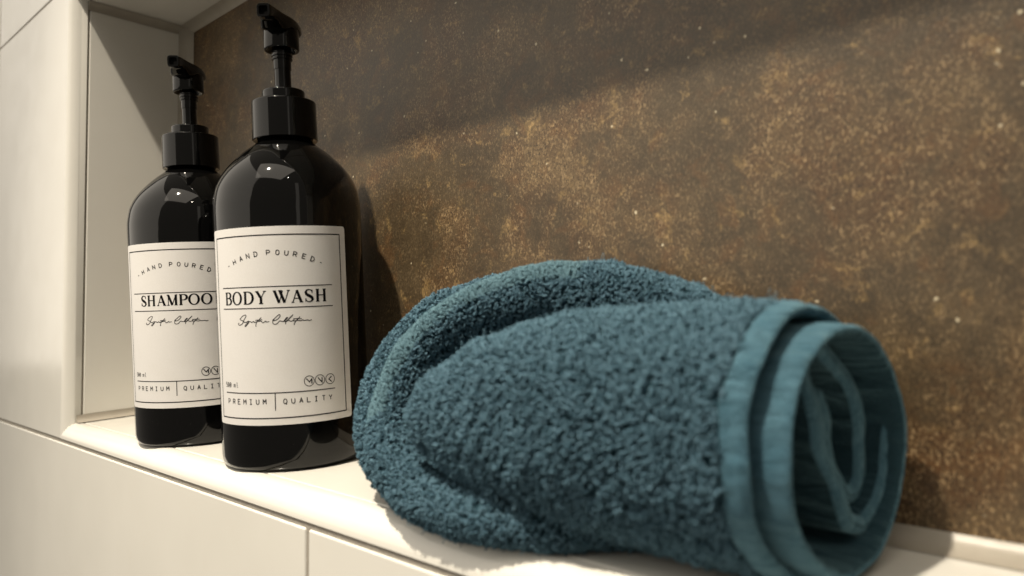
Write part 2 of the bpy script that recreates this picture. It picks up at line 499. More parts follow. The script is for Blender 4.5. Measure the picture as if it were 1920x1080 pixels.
SERIF = {   # letter: strokes with widths; x in 0..1 of the letter width
 'B': [st(.2, .02, .2, .98, TK), st(0, .03, .55, .03, TN), st(0, .97, .5, .97, TN), st(.2, .53, .55, .53, TN)] + [ell(.5, .75, .36, .22, 90, -90, 12), ell(.52, .28, .42, .25, 90, -90, 12)],
 'O': [ell(.5, .5, .43, .49, 0, 360, 30)],
 'D': [st(.18, .02, .18, .98, TK), st(0, .03, .45, .03, TN), st(0, .97, .45, .97, TN), ell(.42, .5, .50, .47, 90, -90, 20)],
 'Y': [st(.16, .97, .52, .44, TK), st(.86, .97, .52, .44, TN), st(.52, .48, .52, .03, TK), serif(.16, .97, .16), serif(.86, .97, .14), serif(.52, .03, .2)],
 'W': [st(.10, .97, .36, .03, TK), st(.36, .03, .58, .97, TN), st(.42, .97, .68, .03, TK), st(.68, .03, .93, .97, TN), serif(.10, .97, .10), serif(.44, .97, .12), serif(.92, .97, .09)],
 'A': [st(.12, .03, .48, .98, TN), st(.47, .96, .83, .03, TK), st(.24, .33, .70, .33, TN), serif(.12, .03, .12), serif(.84, .03, .16)],
 'S': [[(.84, .74, TN), (.80, .86, TN), (.66, .955, TN), (.46, .975, TN*1.3), (.26, .92, .6), (.15, .78, .9), (.20, .64, 1.0), (.38, .54, 1.1), (.62, .45, 1.15), (.82, .34, 1.05), (.88, .2, .9), (.76, .08, .6), (.54, .02, TN*1.3), (.34, .04, TN), (.18, .14, TN), (.13, .28, TN)],
       st(.845, .70, .845, .95, TN), st(.125, .03, .125, .30, TN)],
 'H': [st(.18, .03, .18, .97, TK), st(.80, .03, .80, .97, TK), st(.18, .52, .80, .52, TN), serif(.18, .03), serif(.18, .97), serif(.8, .03), serif(.8, .97)],
 'M': [st(.14, .03, .14, .95, TN), st(.14, .97, .50, .03, TK), st(.50, .03, .84, .97, TN), st(.84, .03, .84, .97, TK), serif(.14, .03, .12), serif(.84, .03, .15), serif(.10, .97, .1), serif(.88, .97, .1)],
 'P': [st(.22, .03, .22, .97, TK), st(.02, .97, .55, .97, TN), st(.22, .47, .55, .47, TN), ell(.52, .72, .40, .25, 90, -90, 14), serif(.22, .03, .2)],
}
def crom(pts, n=5):
    P = np.array([pts[0]]+list(pts)+[pts[-1]], float); out = []
    for i in range(1, len(P)-2):
        for k in range(n):
            t = k/n; a, b, c, d = P[i-1:i+3]
            out.append(tuple(.5*((2*b)+(-a+c)*t+(2*a-5*b+4*c-d)*t*t+(-a+3*b-3*c+d)*t**3)))
    out.append(tuple(P[-2])); return out

class Ink:
    """flat printed strokes in label millimetres, bent round the bottle"""
    def __init__(s): s.V = []; s.F = []
    def stroke(s, pts, w=None):
        pts = [(p[0], p[1], (p[2] if len(p) > 2 else w)) for p in pts]
        q = [pts[0]]
        for a, b in zip(pts[:-1], pts[1:]):
            L = math.hypot(b[0]-a[0], b[1]-a[1])
            if L < 1e-6: continue
            k = max(1, int(math.ceil(L/0.9)))
            for i in range(1, k+1):
                t = i/k; q.append(tuple(a[j]+(b[j]-a[j])*t for j in range(3)))
        n = len(q)
        if n < 2: return
        base = len(s.V)
        closed = math.hypot(q[0][0]-q[-1][0], q[0][1]-q[-1][1]) < 1e-4
        for i in range(n):
            a = q[i-1] if i else (q[-2] if closed else q[0]); b = q[i+1] if i < n-1 else (q[1] if closed else q[-1])
            c = q[i]
            d1 = np.array([c[0]-a[0], c[1]-a[1]]); d2 = np.array([b[0]-c[0], b[1]-c[1]])
            l1, l2 = np.linalg.norm(d1), np.linalg.norm(d2)
            d1 = d1/l1 if l1 > 1e-9 else d2/max(l2, 1e-9); d2 = d2/l2 if l2 > 1e-9 else d1
            t = d1+d2; tl = np.linalg.norm(t); t = t/tl if tl > 1e-6 else d1
            nrm = np.array([-t[1], t[0]]); cosv = max(0.45, abs(float(nrm@np.array([-d1[1], d1[0]]))))
            h = c[2]/2/cosv
            s.V += [(c[0]+nrm[0]*h, c[1]+nrm[1]*h), (c[0]-nrm[0]*h, c[1]-nrm[1]*h)]
            if i: k = base+2*i; s.F.append((k-2, k-1, k+1, k))
    def glyph(s, ch, cx, cy, w, h, lw, rot=0.0):
        c_, s_ = math.cos(rot), math.sin(rot)
        for p in SANS[ch]:
            pp = [((x-.5)*w, (y-.5)*h) for x, y in p]
            s.stroke([(cx+x*c_-y*s_, cy+x*s_+y*c_) for x, y in pp], lw)
    def serif(s, ch, x0, x1, y0, h, stem):
        for p in SERIF[ch]:
            s.stroke([(x0+(x1-x0)*x, y0+h*y, w*stem) for x, y, w in p])
    def build(s, name, Rr, az, z0, mat_, parent):
        V = []
        for x, z in s.V:
            a = az + x/1000/Rr
            V.append((Rr*math.cos(a), Rr*math.sin(a), z0+z/1000))
        return link(name, mesh(name, V, s.F), mat_, parent)

SIG = [[(-17.78,48.27),(-18.17,47.58),(-17.58,47.17),(-16.4,47.45),(-15.35,48.32),(-15.43,49.12),(-17.04,49.85),(-16.49,50.53),(-15.19,51.49),(-13.96,51.81),(-13.5,51.44),(-14.03,50.47),(-14.8,49.5),(-14.96,48.81),(-14.37,48.4),(-13.17,48.57),(-12.57,48.89),(-12.12,48.8),(-12.38,48.05),(-13.24,47.09),(-14.1,46.51),(-14.33,46.71),(-13.7,47.49),(-12.49,48.25),(-11.55,48.72),(-10.99,48.61),(-10.67,48.3),(-10.0,48.48),(-9.55,48.72),(-9.24,48.26),(-8.48,48.43),(-7.62,48.6),(-6.36,48.75),(-5.54,48.58),(-5.26,48.02),(-4.75,47.96),(-4.02,48.47),(-3.51,48.64),(-3.43,48.25),(-2.53,48.31),(-1.93,48.44)],
 [(-5.67,50.4),(-6.74,49.45),(-7.84,48.51),(-8.42,47.34),(-8.57,46.46),(-8.24,46.65)],[(-8.66,49.22),(-6.96,49.3),(-5.2,49.4)],
 [(0.55,49.46),(-0.24,49.16),(-0.06,48.8),(0.81,48.8),(1.99,49.39),(3.1,50.62),(3.03,51.32),(2.46,51.34),(1.26,50.31),(0.06,49.19),(-0.38,48.02),(-0.12,47.32),(0.74,46.99),(1.72,47.34),(2.52,48.19),(3.11,48.55),(3.67,48.27),(4.43,48.2),(5.2,48.55),(6.19,49.49),(6.49,49.91),(6.01,49.89),(5.22,48.95),(4.81,48.28),(5.37,48.11),(6.15,48.51),(7.91,50.0),(9.0,51.17)],
 [(9.0,51.17),(7.33,49.63),(5.95,48.22),(5.44,47.36),(5.61,46.86)],[(5.95,48.22),(6.91,48.57),(7.84,48.12),(8.79,48.37),(9.28,48.78),(9.17,48.25),(9.93,48.21),(10.71,48.67),(12.1,50.08)],
 [(12.1,50.08),(10.71,48.67),(9.71,47.53),(9.29,46.47),(9.47,46.36)],[(9.01,49.15),(10.73,49.22),(12.83,49.11)],
 [(9.93,48.21),(10.89,48.42),(11.64,48.22),(12.6,48.17),(13.19,48.49),(13.76,48.2),(14.73,48.21),(15.52,48.36),(16.1,48.07),(16.69,48.1),(17.49,48.33)]]

RB = 0.0365
LZ = 0.0224
def make_label(root, az, word):
    Rl = RB+0.00022
    hw, hh = 0.0375, 0.0928
    n, m = 44, 6
    r = 0.0012
    # paper sheet with rounded corners, a real thickness
    out = []
    for cx, cz, a0 in ((hw-r, hh-r, 0), (-hw+r, hh-r, 90), (-hw+r, r, 180), (hw-r, r, 270)):
        for i in range(6):
            a = R(a0+90*i/5); out.append((cx+r*math.cos(a), cz+r*math.sin(a)))
    xs = np.linspace(-hw, hw, n)
    def zr(x):
        d = max(0.0, abs(x)-(hw-r)); e = r-math.sqrt(max(0, r*r-d*d)); return e, hh-e
    xs = np.concatenate([[-hw, -hw+r*.15, -hw+r*.5], np.linspace(-hw+r, hw-r, n), [hw-r*.5, hw-r*.15, hw]])
    V = []
    for Rr in (Rl, Rl-0.00016):
        for x in xs:
            a = az+x/Rl; e0, e1 = zr(x)
            for k in range(m+1):
                z = LZ+e0+(e1-e0)*k/m
                V.append((Rr*math.cos(a), Rr*math.sin(a), z))
    nx = len(xs); F = []; off = nx*(m+1)
    for i in range(nx-1):
        for k in range(m):
            a = i*(m+1)+k
            F += [(a, a+m+1, a+m+2, a+1), (off+a+1, off+a+m+2, off+a+m+1, off+a)]
        a = i*(m+1); F.append((off+a, off+a+m+1, a+m+1, a)); a += m; F.append((a, a+m+1, off+a+m+1, off+a))
    for i in (0, nx-1):
        for k in range(m):
            a = i*(m+1)+k; F.append((a, a+1, off+a+1, off+a))
    me = mesh('label', V, F, True)
    bm = bmesh.new(); bm.from_mesh(me)
    for e in bm.edges:
        if len(e.link_faces) == 2 and e.calc_face_angle(0) > R(40): e.smooth = False
    bm.to_mesh(me); bm.free()
    lab = link('label', me, PAPER, root)
    Ri = Rl+0.00005
    z0 = LZ
    k = Ink()
    b = 33.9
    k.stroke([(-b, 3.3), (b, 3.3)], .55); k.stroke([(-b, 88.8), (b, 88.8)], .55)
    k.stroke([(-b, 3.1), (-b, 89.0)], .55); k.stroke([(b, 3.1), (b, 89.0)], .55)
    k.stroke([(-28.9, 64.8), (28.4, 64.5)], .44); k.stroke([(-28.9, 54.9), (28.4, 54.5)], .44)
    k.stroke([(-29.3, 15.2), (27.8, 14.9)], .46); k.stroke([(-.6, 15.0), (-.7, 6.8)], .42)
    k.build('rules', Ri, az, z0, INK, lab)
    k = Ink()
    cz = 80.8-51.7
    xs_ = [('-', -23.1), ('H', -19.2), ('A', -15.1), ('N', -11.3), ('D', -7.2), ('P', -1.2), ('O', 3.1), ('U', 7.1), ('R', 11.0), ('E', 15.1), ('D', 19.0), ('-', 23.0)]
    for ch, x in xs_:
        th = math.asin(x/51.7)
        k.glyph(ch, x, cz+51.7*math.cos(th)-.25, 1.55, 2.2, .40, -th)
    k.build('lettering', Ri, az, z0, INK, lab)
    k = Ink()
    if word == 'BODY WASH':
        L = [('B', -26.7, -22.2), ('O', -21.3, -15.6), ('D', -14.5, -9.1), ('Y', -8.2, -2.9), ('W', .2, 7.9), ('A', 8.5, 13.9), ('S', 14.5, 18.8), ('H', 19.7, 25.2)]
        za = 56.7
    else:
        L = [('S', -21.7, -17.3), ('H', -16.6, -11.0), ('A', -10.1, -4.6), ('M', -4.2, 1.8), ('P', 2.5, 7.0), ('O', 7.5, 13.2), ('O', 14.2, 19.9)]
        za = 57.5
    for ch, x0, x1 in L: k.serif(ch, x0, x1, za, 6.05, 1.28)
    k.build('product_name', Ri, az, z0, INK, lab)
    k = Ink()
    for s_ in SIG: k.stroke(crom(s_, 4), .35)
    k.build('script_lettering', Ri, az, z0, INK, lab)
    k = Ink()
    for ch, x in (('5', -28.9), ('0', -27.3), ('0', -25.7), ('m', -22.5), ('l', -20.7)): k.glyph(ch, x, 18.9, 1.15, 2.2, .28)
    for ch, x in zip('PREMIUM', (-27.1, -23.3, -19.8, -16.2, -12.8, -9.2, -5.7)): k.glyph(ch, x, 11.1, 1.45, 2.25, .40)
    for ch, x in zip('QUALITY', (3.9, 7.5, 11.1, 14.6, 18.0, 21.7, 25.2)): k.glyph(ch, x, 10.9, 1.5, 2.25, .40)
    k.build('small_lettering', Ri, az, z0, INK, lab)
    k = Ink()
    for cx in (15.1, 20.2, 25.35): k.stroke(arc(cx, 19.6, 2.3, 2.4, 0, 360, 32), .33)
    for s_ in ([(13.79, 20.78), (15.18, 19.1), (16.37, 20.59), (16.23, 18.24)], [(19.23, 20.83), (21.18, 18.4), (21.21, 20.82)], [(26.13, 20.82), (24.69, 19.55), (26.11, 18.14)]): k.stroke(s_, .5)
    k.build('emblem', Ri, az, z0, INK, lab)
    return lab

# ------------------------------------------------------------------ bottles
def lathe(name, prof, seg=72, close_top=True, close_bottom=True, sharp=40):
    V = []; F = []
    for r, z in prof:
        for j in range(seg):
            a = 2*math.pi*j/seg; V.append((r*math.cos(a), r*math.sin(a), z))
    for i in range(len(prof)-1):
        for j in range(seg):
            k = (j+1) % seg; F.append((i*seg+j, i*seg+k, (i+1)*seg+k, (i+1)*seg+j))
    if close_bottom: F.append(tuple(range(seg))[::-1])
    if close_top: F.append(tuple((len(prof)-1)*seg+j for j in range(seg)))
    me = mesh(name, V, F, True)
    bm = bmesh.new(); bm.from_mesh(me)
    for e in bm.edges:
        if len(e.link_faces) == 2 and e.calc_face_angle(0) > R(sharp): e.smooth = False
    bm.to_mesh(me); bm.free()
    return me

def rnd(r0, z0, r1, z1, n=5, outer=True):
    """quarter round from (r0,z0) to (r1,z1): outer corner"""
    o = []
    for i in range(n+1):
        a = math.pi/2*i/n
        o.append((r1+(r0-r1)*math.cos(a), z0+(z1-z0)*math.sin(a)))
    return o

def make_bottle(x, y, az_label, az_nozzle, word, label):
    root = empty('soap_bottle', (x, y, T*y), (math.atan(T), 0, 0))
    tag(root, label, 'bottle')
    prof = [(0.0001, 0.0012), (0.029, 0.0010), (0.0315, 0.0003), (0.0330, 0.0002), (0.0345, 0.0006), (0.0356, 0.0016), (0.0362, 0.0032), (0.0365, 0.0058)]
    prof += [(0.0365, z) for z in (0.02, 0.05, 0.08, 0.110, 0.120, 0.1255)]
    # shoulder: smooth curve through measured points
    S = [(0.0365, 0.1255), (0.03625, 0.1300), (0.0350, 0.1365), (0.03265, 0.1420), (0.0292, 0.1470), (0.0245, 0.1520), (0.0200, 0.1560), (0.0163, 0.1588), (0.0146, 0.1602)]
    prof += crom(S, 4)[1:] + [(0.0138, 0.1606), (0.0136, 0.1635)]
    link('body', lathe('body', prof, 128, sharp=60), PET, root)
    cp = [(0.0145, 0.1622), (0.0152, 0.1618), (0.01595, 0.1619), (0.0162, 0.1622), (0.0161, 0.170), (0.0160, 0.1808)] + rnd(0.0160, 0.1810, 0.0152, 0.1818, 4) + [(0.011, 0.1819)]
    link('cap', lathe('cap', cp, 96), CAPM, root)
    co = [(0.0106, 0.1817), (0.0106, 0.1868)] + rnd(0.0106, 0.1868, 0.0098, 0.1876, 4) + [(0.0045, 0.1876), (0.0043, 0.1870)]
    link('collar', lathe('collar', co, 72), CAPM, root)
    stp = [(0.0041, 0.1868), (0.0041, 0.1985), (0.00445, 0.1986), (0.00445, 0.2034), (0.0052, 0.2036), (0.0052, 0.2042), (0.0046, 0.2045), (0.0046, 0.2051), (0.0053, 0.2053), (0.0053, 0.2060), (0.0046, 0.2063), (0.0046, 0.2069), (0.0052, 0.2071), (0.0052, 0.2078), (0.0047, 0.2081), (0.0047, 0.2100)]
    link('stem', lathe('stem', stp, 48, sharp=30), CAPM, root)
    # pump head: cup, lever with the spout, hole at its tip
    hd = [(0.0052, 0.2110), (0.0070, 0.2088), (0.0080, 0.2083), (0.0086, 0.2085), (0.00885, 0.2090), (0.0088, 0.2185), (0.0086, 0.2200)]
    head = link('pump_head', lathe('pump_head', hd, 64, sharp=50), CAPM, root)
    ca, sa = math.cos(az_nozzle), math.sin(az_nozzle)
    # sections along the lever: x, half width, z low, z high
    secs = [(-0.0112, 0.0022, 0.2188, 0.2202), (-0.0110, 0.0048, 0.2182, 0.2210), (-0.0098, 0.0073, 0.2178, 0.2216), (-0.0070, 0.0088, 0.2178, 0.2222), (-0.003, 0.0093, 0.2178, 0.2227), (0.002, 0.0092, 0.2180, 0.2231),
            (0.007, 0.0083, 0.2175, 0.2234), (0.0095, 0.0075, 0.2160, 0.2235), (0.0118, 0.0066, 0.2151, 0.2236), (0.0145, 0.0057, 0.2156, 0.2236), (0.0175, 0.0048, 0.2176, 0.2236), (0.021, 0.0040, 0.2182, 0.2235), (0.0245, 0.0035, 0.2172, 0.2233), (0.0268, 0.0033, 0.2164, 0.2231), (0.0272, 0.0031, 0.2166, 0.2229)]
    V = []; F = []; n = 20
    for (sx, w, zl, zh) in secs:
        c = (zl+zh)/2; h = (zh-zl)/2
        for j in range(n):
            a = 2*math.pi*(j+.5)/n; q = 0.42
            cx, cz = math.cos(a), math.sin(a)
            px = w*math.copysign(abs(cx)**q, cx); pz = c+h*math.copysign(abs(cz)**q, cz)
            V.append((sx*ca-px*sa, sx*sa+px*ca, pz))
    for i in range(len(secs)-1):
        for j in range(n):
            k = (j+1) % n; F.append((i*n+j, i*n+k, (i+1)*n+k, (i+1)*n+j))
    F.append(tuple(range(n)))
    # tip: rim, then recess
    b0 = (len(secs)-1)*n
    sx, w, zl, zh = secs[-1]; c = (zl+zh)/2; h = (zh-zl)/2
    for depth, sc_ in ((0.0, 0.68), (-0.004, 0.62)):
        for j in range(n):
            a = 2*math.pi*(j+.5)/n; q = 0.3
            px = w*sc_*math.copysign(abs(math.cos(a))**q, math.cos(a)); pz = c+h*sc_*math.copysign(abs(math.sin(a))**q, math.sin(a))
            V.append(((sx+depth)*ca-px*sa, (sx+depth)*sa+px*ca, pz))
    b1 = len(V)-2*n
    for A, B in ((b0, b1), (b1, b1+n)):
        for j in range(n):
            k = (j+1) % n; F.append((A+j, A+k, B+k, B+j))
    F.append(tuple(b1+n+j for j in range(n))[::-1])
    me = mesh('spout', V, F, True)
    bm = bmesh.new(); bm.from_mesh(me); bmesh.ops.recalc_face_normals(bm, faces=bm.faces)
    for e in bm.edges:
        if len(e.link_faces) == 2 and e.calc_face_angle(0) > R(45): e.smooth = False
    bm.to_mesh(me); bm.free()
    link('spout', me, CAPM, head)
    make_label(root, az_label, word)
    return root

make_bottle(0.2371, 0.04064, R(-44.1), R(-47), 'BODY WASH', 'black pump bottle with a white BODY WASH label, nearer the towel')
make_bottle(0.13174, 0.03816, R(-42.5), R(-40), 'SHAMPOO', 'black pump bottle with a white SHAMPOO label, in the niche corner')

# ------------------------------------------------------------------ towel
def lump(P, amp, f, seed):
    """smooth pseudo-noise displacement amount for points P (n,3)"""
    r = np.random.default_rng(seed); s = np.zeros(len(P))
    for k in range(7):
        d = r.normal(size=3); d /= np.linalg.norm(d)
        s += np.sin(P@d*f*(1+.35*k)+r.uniform(0, 6.28))/(1+.25*k)
    return s*amp/3

def grid_normals(G, closed=True):
    du = np.gradient(G, axis=0)
    if closed:
        dv = np.roll(G, -1, 1)-np.roll(G, 1, 1)
    else:
        dv = np.gradient(G, axis=1)
    n = np.cross(du, dv); n /= np.linalg.norm(n, axis=2, keepdims=True)+1e-12
    return n

def grid_mesh(name, G, closed, mat_, parent, flip=False):
    nu, nv = G.shape[:2]
    idx = np.arange(nu*nv).reshape(nu, nv)
    a = idx[:-1]; b = idx[1:]
    if closed: Q = np.stack([a, np.roll(a, -1, 1), np.roll(b, -1, 1), b], -1).reshape(-1, 4)
    else: Q = np.stack([a[:, :-1], a[:, 1:], b[:, 1:], b[:, :-1]], -1).reshape(-1, 4)
    if flip: Q = Q[:, ::-1]
    me = fastmesh(name, G.reshape(-1, 3), Q)
    return link(name, me, mat_, parent)

def loops(name, G, Nn, closed, mat_, parent, spacing=0.0014, per=4, h=0.0021, keep=None, seed=1, thick=0.00023, floor=True):
    """terry pile: clumps of small bent yarn loops standing on the surface grid"""
    r = np.random.default_rng(seed)
    nu, nv = G.shape[:2]
    G2 = np.concatenate([G, G[:, :1]], 1) if closed else G
    N2 = np.concatenate([Nn, Nn[:, :1]], 1) if closed else Nn
    e1 = G2[1:, :-1]-G2[:-1, :-1]; e2 = G2[:-1, 1:]-G2[:-1, :-1]
    A = np.linalg.norm(np.cross(e1, e2), axis=2)
    if keep is not None: A = A*keep[:A.shape[0], :A.shape[1]]
    nc = int(A.sum()/spacing**2)
    # jittered even sampling along the cumulative area
    cum = np.cumsum(A.ravel()); u = (np.arange(nc)+r.uniform(0, 1, nc))/nc*cum[-1]
    c = np.minimum(np.searchsorted(cum, u), len(cum)-1)
    ci, cj = np.divmod(c, A.shape[1])
    def sample(ci, cj, fu, fv):
        def bl(X):
            a = X[ci, cj]; b = X[ci+1, cj]; d = X[ci, cj+1]; e = X[ci+1, cj+1]
            return a*((1-fu)*(1-fv))[:, None]+b*(fu*(1-fv))[:, None]+d*((1-fu)*fv)[:, None]+e*(fu*fv)[:, None]
        return bl(G2), bl(N2)
    P, Nq = sample(ci, cj, r.uniform(0, 1, nc), r.uniform(0, 1, nc))
    Nq /= np.linalg.norm(Nq, axis=1, keepdims=True)
    # relax clump centres so that they spread evenly
    ch = h*(0.75+0.5*r.uniform(0, 1, nc))*(1+lump(P, .35, 330, seed+7))
    lean = r.normal(size=(nc, 3)); lean -= (lean*Nq).sum(1, keepdims=True)*Nq
    P = np.repeat(P, per, 0); Nr = np.repeat(Nq, per, 0); ch = np.repeat(ch, per); lean = np.repeat(lean, per, 0)
    m = len(P)
    off = r.normal(size=(m, 3)); off -= (off*Nr).sum(1, keepdims=True)*Nr
    off *= 0.00032*spacing/0.0014
    base = P+off
    d = Nr+0.28*lean+0.55*off/0.0005*0.55+0.18*r.normal(size=(m, 3)); d /= np.linalg.norm(d, axis=1, keepdims=True)
    t = r.normal(size=(m, 3)); t -= (t*d).sum(1, keepdims=True)*d; t /= np.linalg.norm(t, axis=1, keepdims=True)
    b = np.cross(d, t)
    hh = ch*(0.8+0.4*r.uniform(0, 1, m)); ww = 0.00034*(0.8+.6*r.uniform(0, 1, m))
    prof = [(-1.0, -0.15, 0.0), (-1.15, 0.5, 0.25), (-0.45, 0.98, 0.1), (0.55, 0.95, -0.2), (1.1, 0.45, -0.3), (0.8, -0.15, 0.0)]
    C = np.stack([base+d*(hh*z)[:, None]+t*(ww*x)[:, None]+b*(ww*q)[:, None] for x, z, q in prof], 1)   # m,k,3
    k = C.shape[1]
    Tn = np.gradient(C, axis=1); Tn /= np.linalg.norm(Tn, axis=2, keepdims=True)+1e-12
    B = np.repeat(b[:, None, :], k, 1); U = np.cross(B, Tn); U /= np.linalg.norm(U, axis=2, keepdims=True)+1e-12
    B = np.cross(Tn, U)
    th = thick*(0.85+.3*r.uniform(0, 1, m))
    V = np.stack([C+(U*math.cos(a)+B*math.sin(a))*th[:, None, None] for a in (0.3, 2.39, 4.49)], 2)       # m,k,3,3
    if floor:
        V[..., 1] = np.minimum(V[..., 1], D-0.0003)
        fl = np.where(V[..., 1] > 0.010, T*V[..., 1]+0.0001, -1.0)
        V[..., 2] = np.maximum(V[..., 2], fl)
    V = V.reshape(-1, 3)
    o = (np.arange(m)*k*3)[:, None, None, None]; s = (np.arange(k-1)*3)[None, :, None, None]
    q = np.array([[j, (j+1) % 3, 3+(j+1) % 3, 3+j] for j in range(3)])[None, None]
    Q = (o+s+q).reshape(-1, 4)
    me = fastmesh(name, V, Q)
    ob = link(name, me, mat_, parent)
    ob['kind'] = 'stuff'
    return ob

towel = empty('rolled_towel', (0.43, 0.035, T*0.035))
tag(towel, 'teal terry towel rolled up, lying on the shelf beside the bottles', 'towel')
OFF = np.array([0.43, 0.035, T*0.035])

def interp_sections(S, xs):
    S = np.array(S); return [np.interp(xs, S[:, 0], S[:, i]) for i in range(S.shape[1])]

def smooth_sec(S, n=6):
    return np.array(crom([tuple(s) for s in S], n))

def squash(G):
    """let the cloth lie on the shelf and lean on the back panel"""
    G[..., 1] = np.where(G[..., 1] > D-0.004, D-0.004+(G[..., 1]-(D-0.004))*0.25, G[..., 1])
    u = np.clip((YB-G[..., 1])/YB, 0, 1)
    lo = T*np.maximum(G[..., 1], 0)+0.0009-0.0104*(1-np.sqrt(np.maximum(1-u*u, 0)))
    lo = np.where(G[..., 1] < 0, G[..., 2], lo)
    G[..., 2] = np.maximum(G[..., 2], lo)
    return G

PH = np.linspace(0, 2*np.pi, 121)[:-1]
def tube(S, tilt=None, lumpa=0.0008, seed=3, f=110, rough=0.0):
    """S rows: x, cy, cz, ry, rz ; x may run back (a lip)"""
    S = smooth_sec(S, 5)
    G = np.zeros((len(S), len(PH), 3))
    G[..., 0] = S[:, 0:1]
    G[..., 1] = S[:, 1:2]-S[:, 3:4]*np.cos(PH)[None]
    G[..., 2] = S[:, 2:3]+S[:, 4:5]*np.sin(PH)[None]
    if tilt is not None: G[..., 0] += tilt(G)
    c = np.zeros_like(G); c[..., 1] = S[:, 1:2]; c[..., 2] = S[:, 2:3]
    rad = G-c; rad[..., 0] = 0; rad /= np.linalg.norm(rad, axis=2, keepdims=True)+1e-9
    a = lump(G.reshape(-1, 3), lumpa, f, seed).reshape(G.shape[:2])
    fade = np.clip(S[:, 3:4]/0.01, 0, 1)
    if rough: a = a+lump(G.reshape(-1, 3), rough, 420, seed+50).reshape(G.shape[:2])*np.clip((S[:, 3:4]-.03)/.002, 0, 1)
    if rough: a = a+rough*0.55*np.sin(PH*23+2.2*np.sin(PH*3+seed)+seed)[None]*(1+.5*np.sin(PH*7+seed))[None]
    G += rad*(a*fade)[..., None]
    return squash(G)

# --- outermost wrap, front
def tilt_o(G):
    k = np.clip((G[..., 0]-0.46)/0.04, 0, 1)
    return k*(0.06*(G[..., 1]-0.037)+0.0004*np.sin(G[..., 2]*230))
SB = [(.3770, .0060, .0375, .0004, .0004), (.3774, .0066, .0375, .0055, .0060), (.3805, .0090, .0382, .0102, .0115), (.3885, .0132, .0392, .0158, .0180), (.3990, .0168, .0400, .0216, .0240),
      (.4120, .0210, .0402, .0268, .0285), (.428, .0256, .0402, .0308, .0324), (.446, .0302, .0399, .0334, .0346), (.463, .0341, .0397, .0344, .0353), (.480, .0361, .0393, .0356, .0358), (.4966, .0374, .0392, .0362, .0360)]
G = tube(SB, tilt_o, 0.0012, 3, 75)-OFF
wrap = grid_mesh('outer_wrap', G, True, TBASE, towel)
loops('terry_pile', G, grid_normals(G), True, TERRY, wrap, seed=11)
loops('stray_fibres', G, grid_normals(G), True, TERRY, wrap, seed=41, spacing=.0055, per=1, h=.0040, thick=.00009)
SH = [(.4958, .0373, .0391, .0356, .0356), (.4967, .0374, .0391, .0366, .0366), (.4980, .0375, .0391, .0371, .0371), (.5000, .0378, .0391, .0372, .0370), (.5020, .0380, .0390, .0374, .0366), (.5035, .0380, .0390, .0366, .0358), (.5037, .0380, .0390, .0355, .0347), (.5022, .0380, .0390, .0345, .0337), (.4960, .0380, .0390, .0342, .0332), (.47, .037, .0388, .0335, .0325)]
G = tube(SH, tilt_o, 0.0013, 3, 75, .00025)-OFF
grid_mesh('hem', G, True, HEM, wrap)

# --- second wrap, standing out at the open end
def tilt_i(G):
    return 0.105*(G[..., 1]-0.040)+0.0003*np.sin(G[..., 2]*170+1)
SI = [(.466, .0385, .0378, .0318, .0312), (.478, .0390, .0378, .0322, .0315), (.489, .0395, .0376, .0328, .0322)]
G = tube(SI, tilt_i, 0.0008, 9, 90)-OFF
wrap2 = grid_mesh('inner_wrap', G, True, TBASE, towel)
loops('terry_pile', G, grid_normals(G), True, TERRY, wrap2, seed=12, spacing=.0017, keep=np.repeat((np.sin(PH) < 0.1)[None], len(G), 0).astype(float))
SJ = [(.4885, 0.0401, .0376, 0.0314, .0320), (.4902, 0.0401, .0376, 0.0326, .0330), (.495, 0.0404, .0375, 0.0332, .0334), (.503, 0.0406, .0373, 0.0338, .0337), (.5085, 0.0408, .0372, 0.0341, .0338), (.5115, 0.0408, .0372, 0.0338, .0334), (.5126, 0.0408, .0372, 0.0328, .0324), (.5120, 0.0408, .0372, 0.0316, .0312)]
SL = [(.5122, 0.0408, .0372, 0.0318, .0314), (.5120, 0.0408, .0372, 0.0315, .0311), (.5095, 0.0408, .0372, 0.0307, .0302), (.500, 0.0406, .0372, 0.0304, .0298), (.480, 0.0396, .0372, 0.0300, .0294), (.455, 0.0376, .0372, 0.0288, .029), (.44, 0.0366, .037, 0.0108, .012), (.4395, 0.0366, .037, 0.0004, .0005)]
G = tube(SJ, tilt_i, 0.0004, 9, 40, .00025)-OFF
grid_mesh('hem', G, True, HEM, wrap2)
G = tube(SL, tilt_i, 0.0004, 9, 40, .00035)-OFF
grid_mesh('inner_face', G, True, HEM_SHADED, wrap2)  # inside of the wrap, in the shade-darkened hem colour

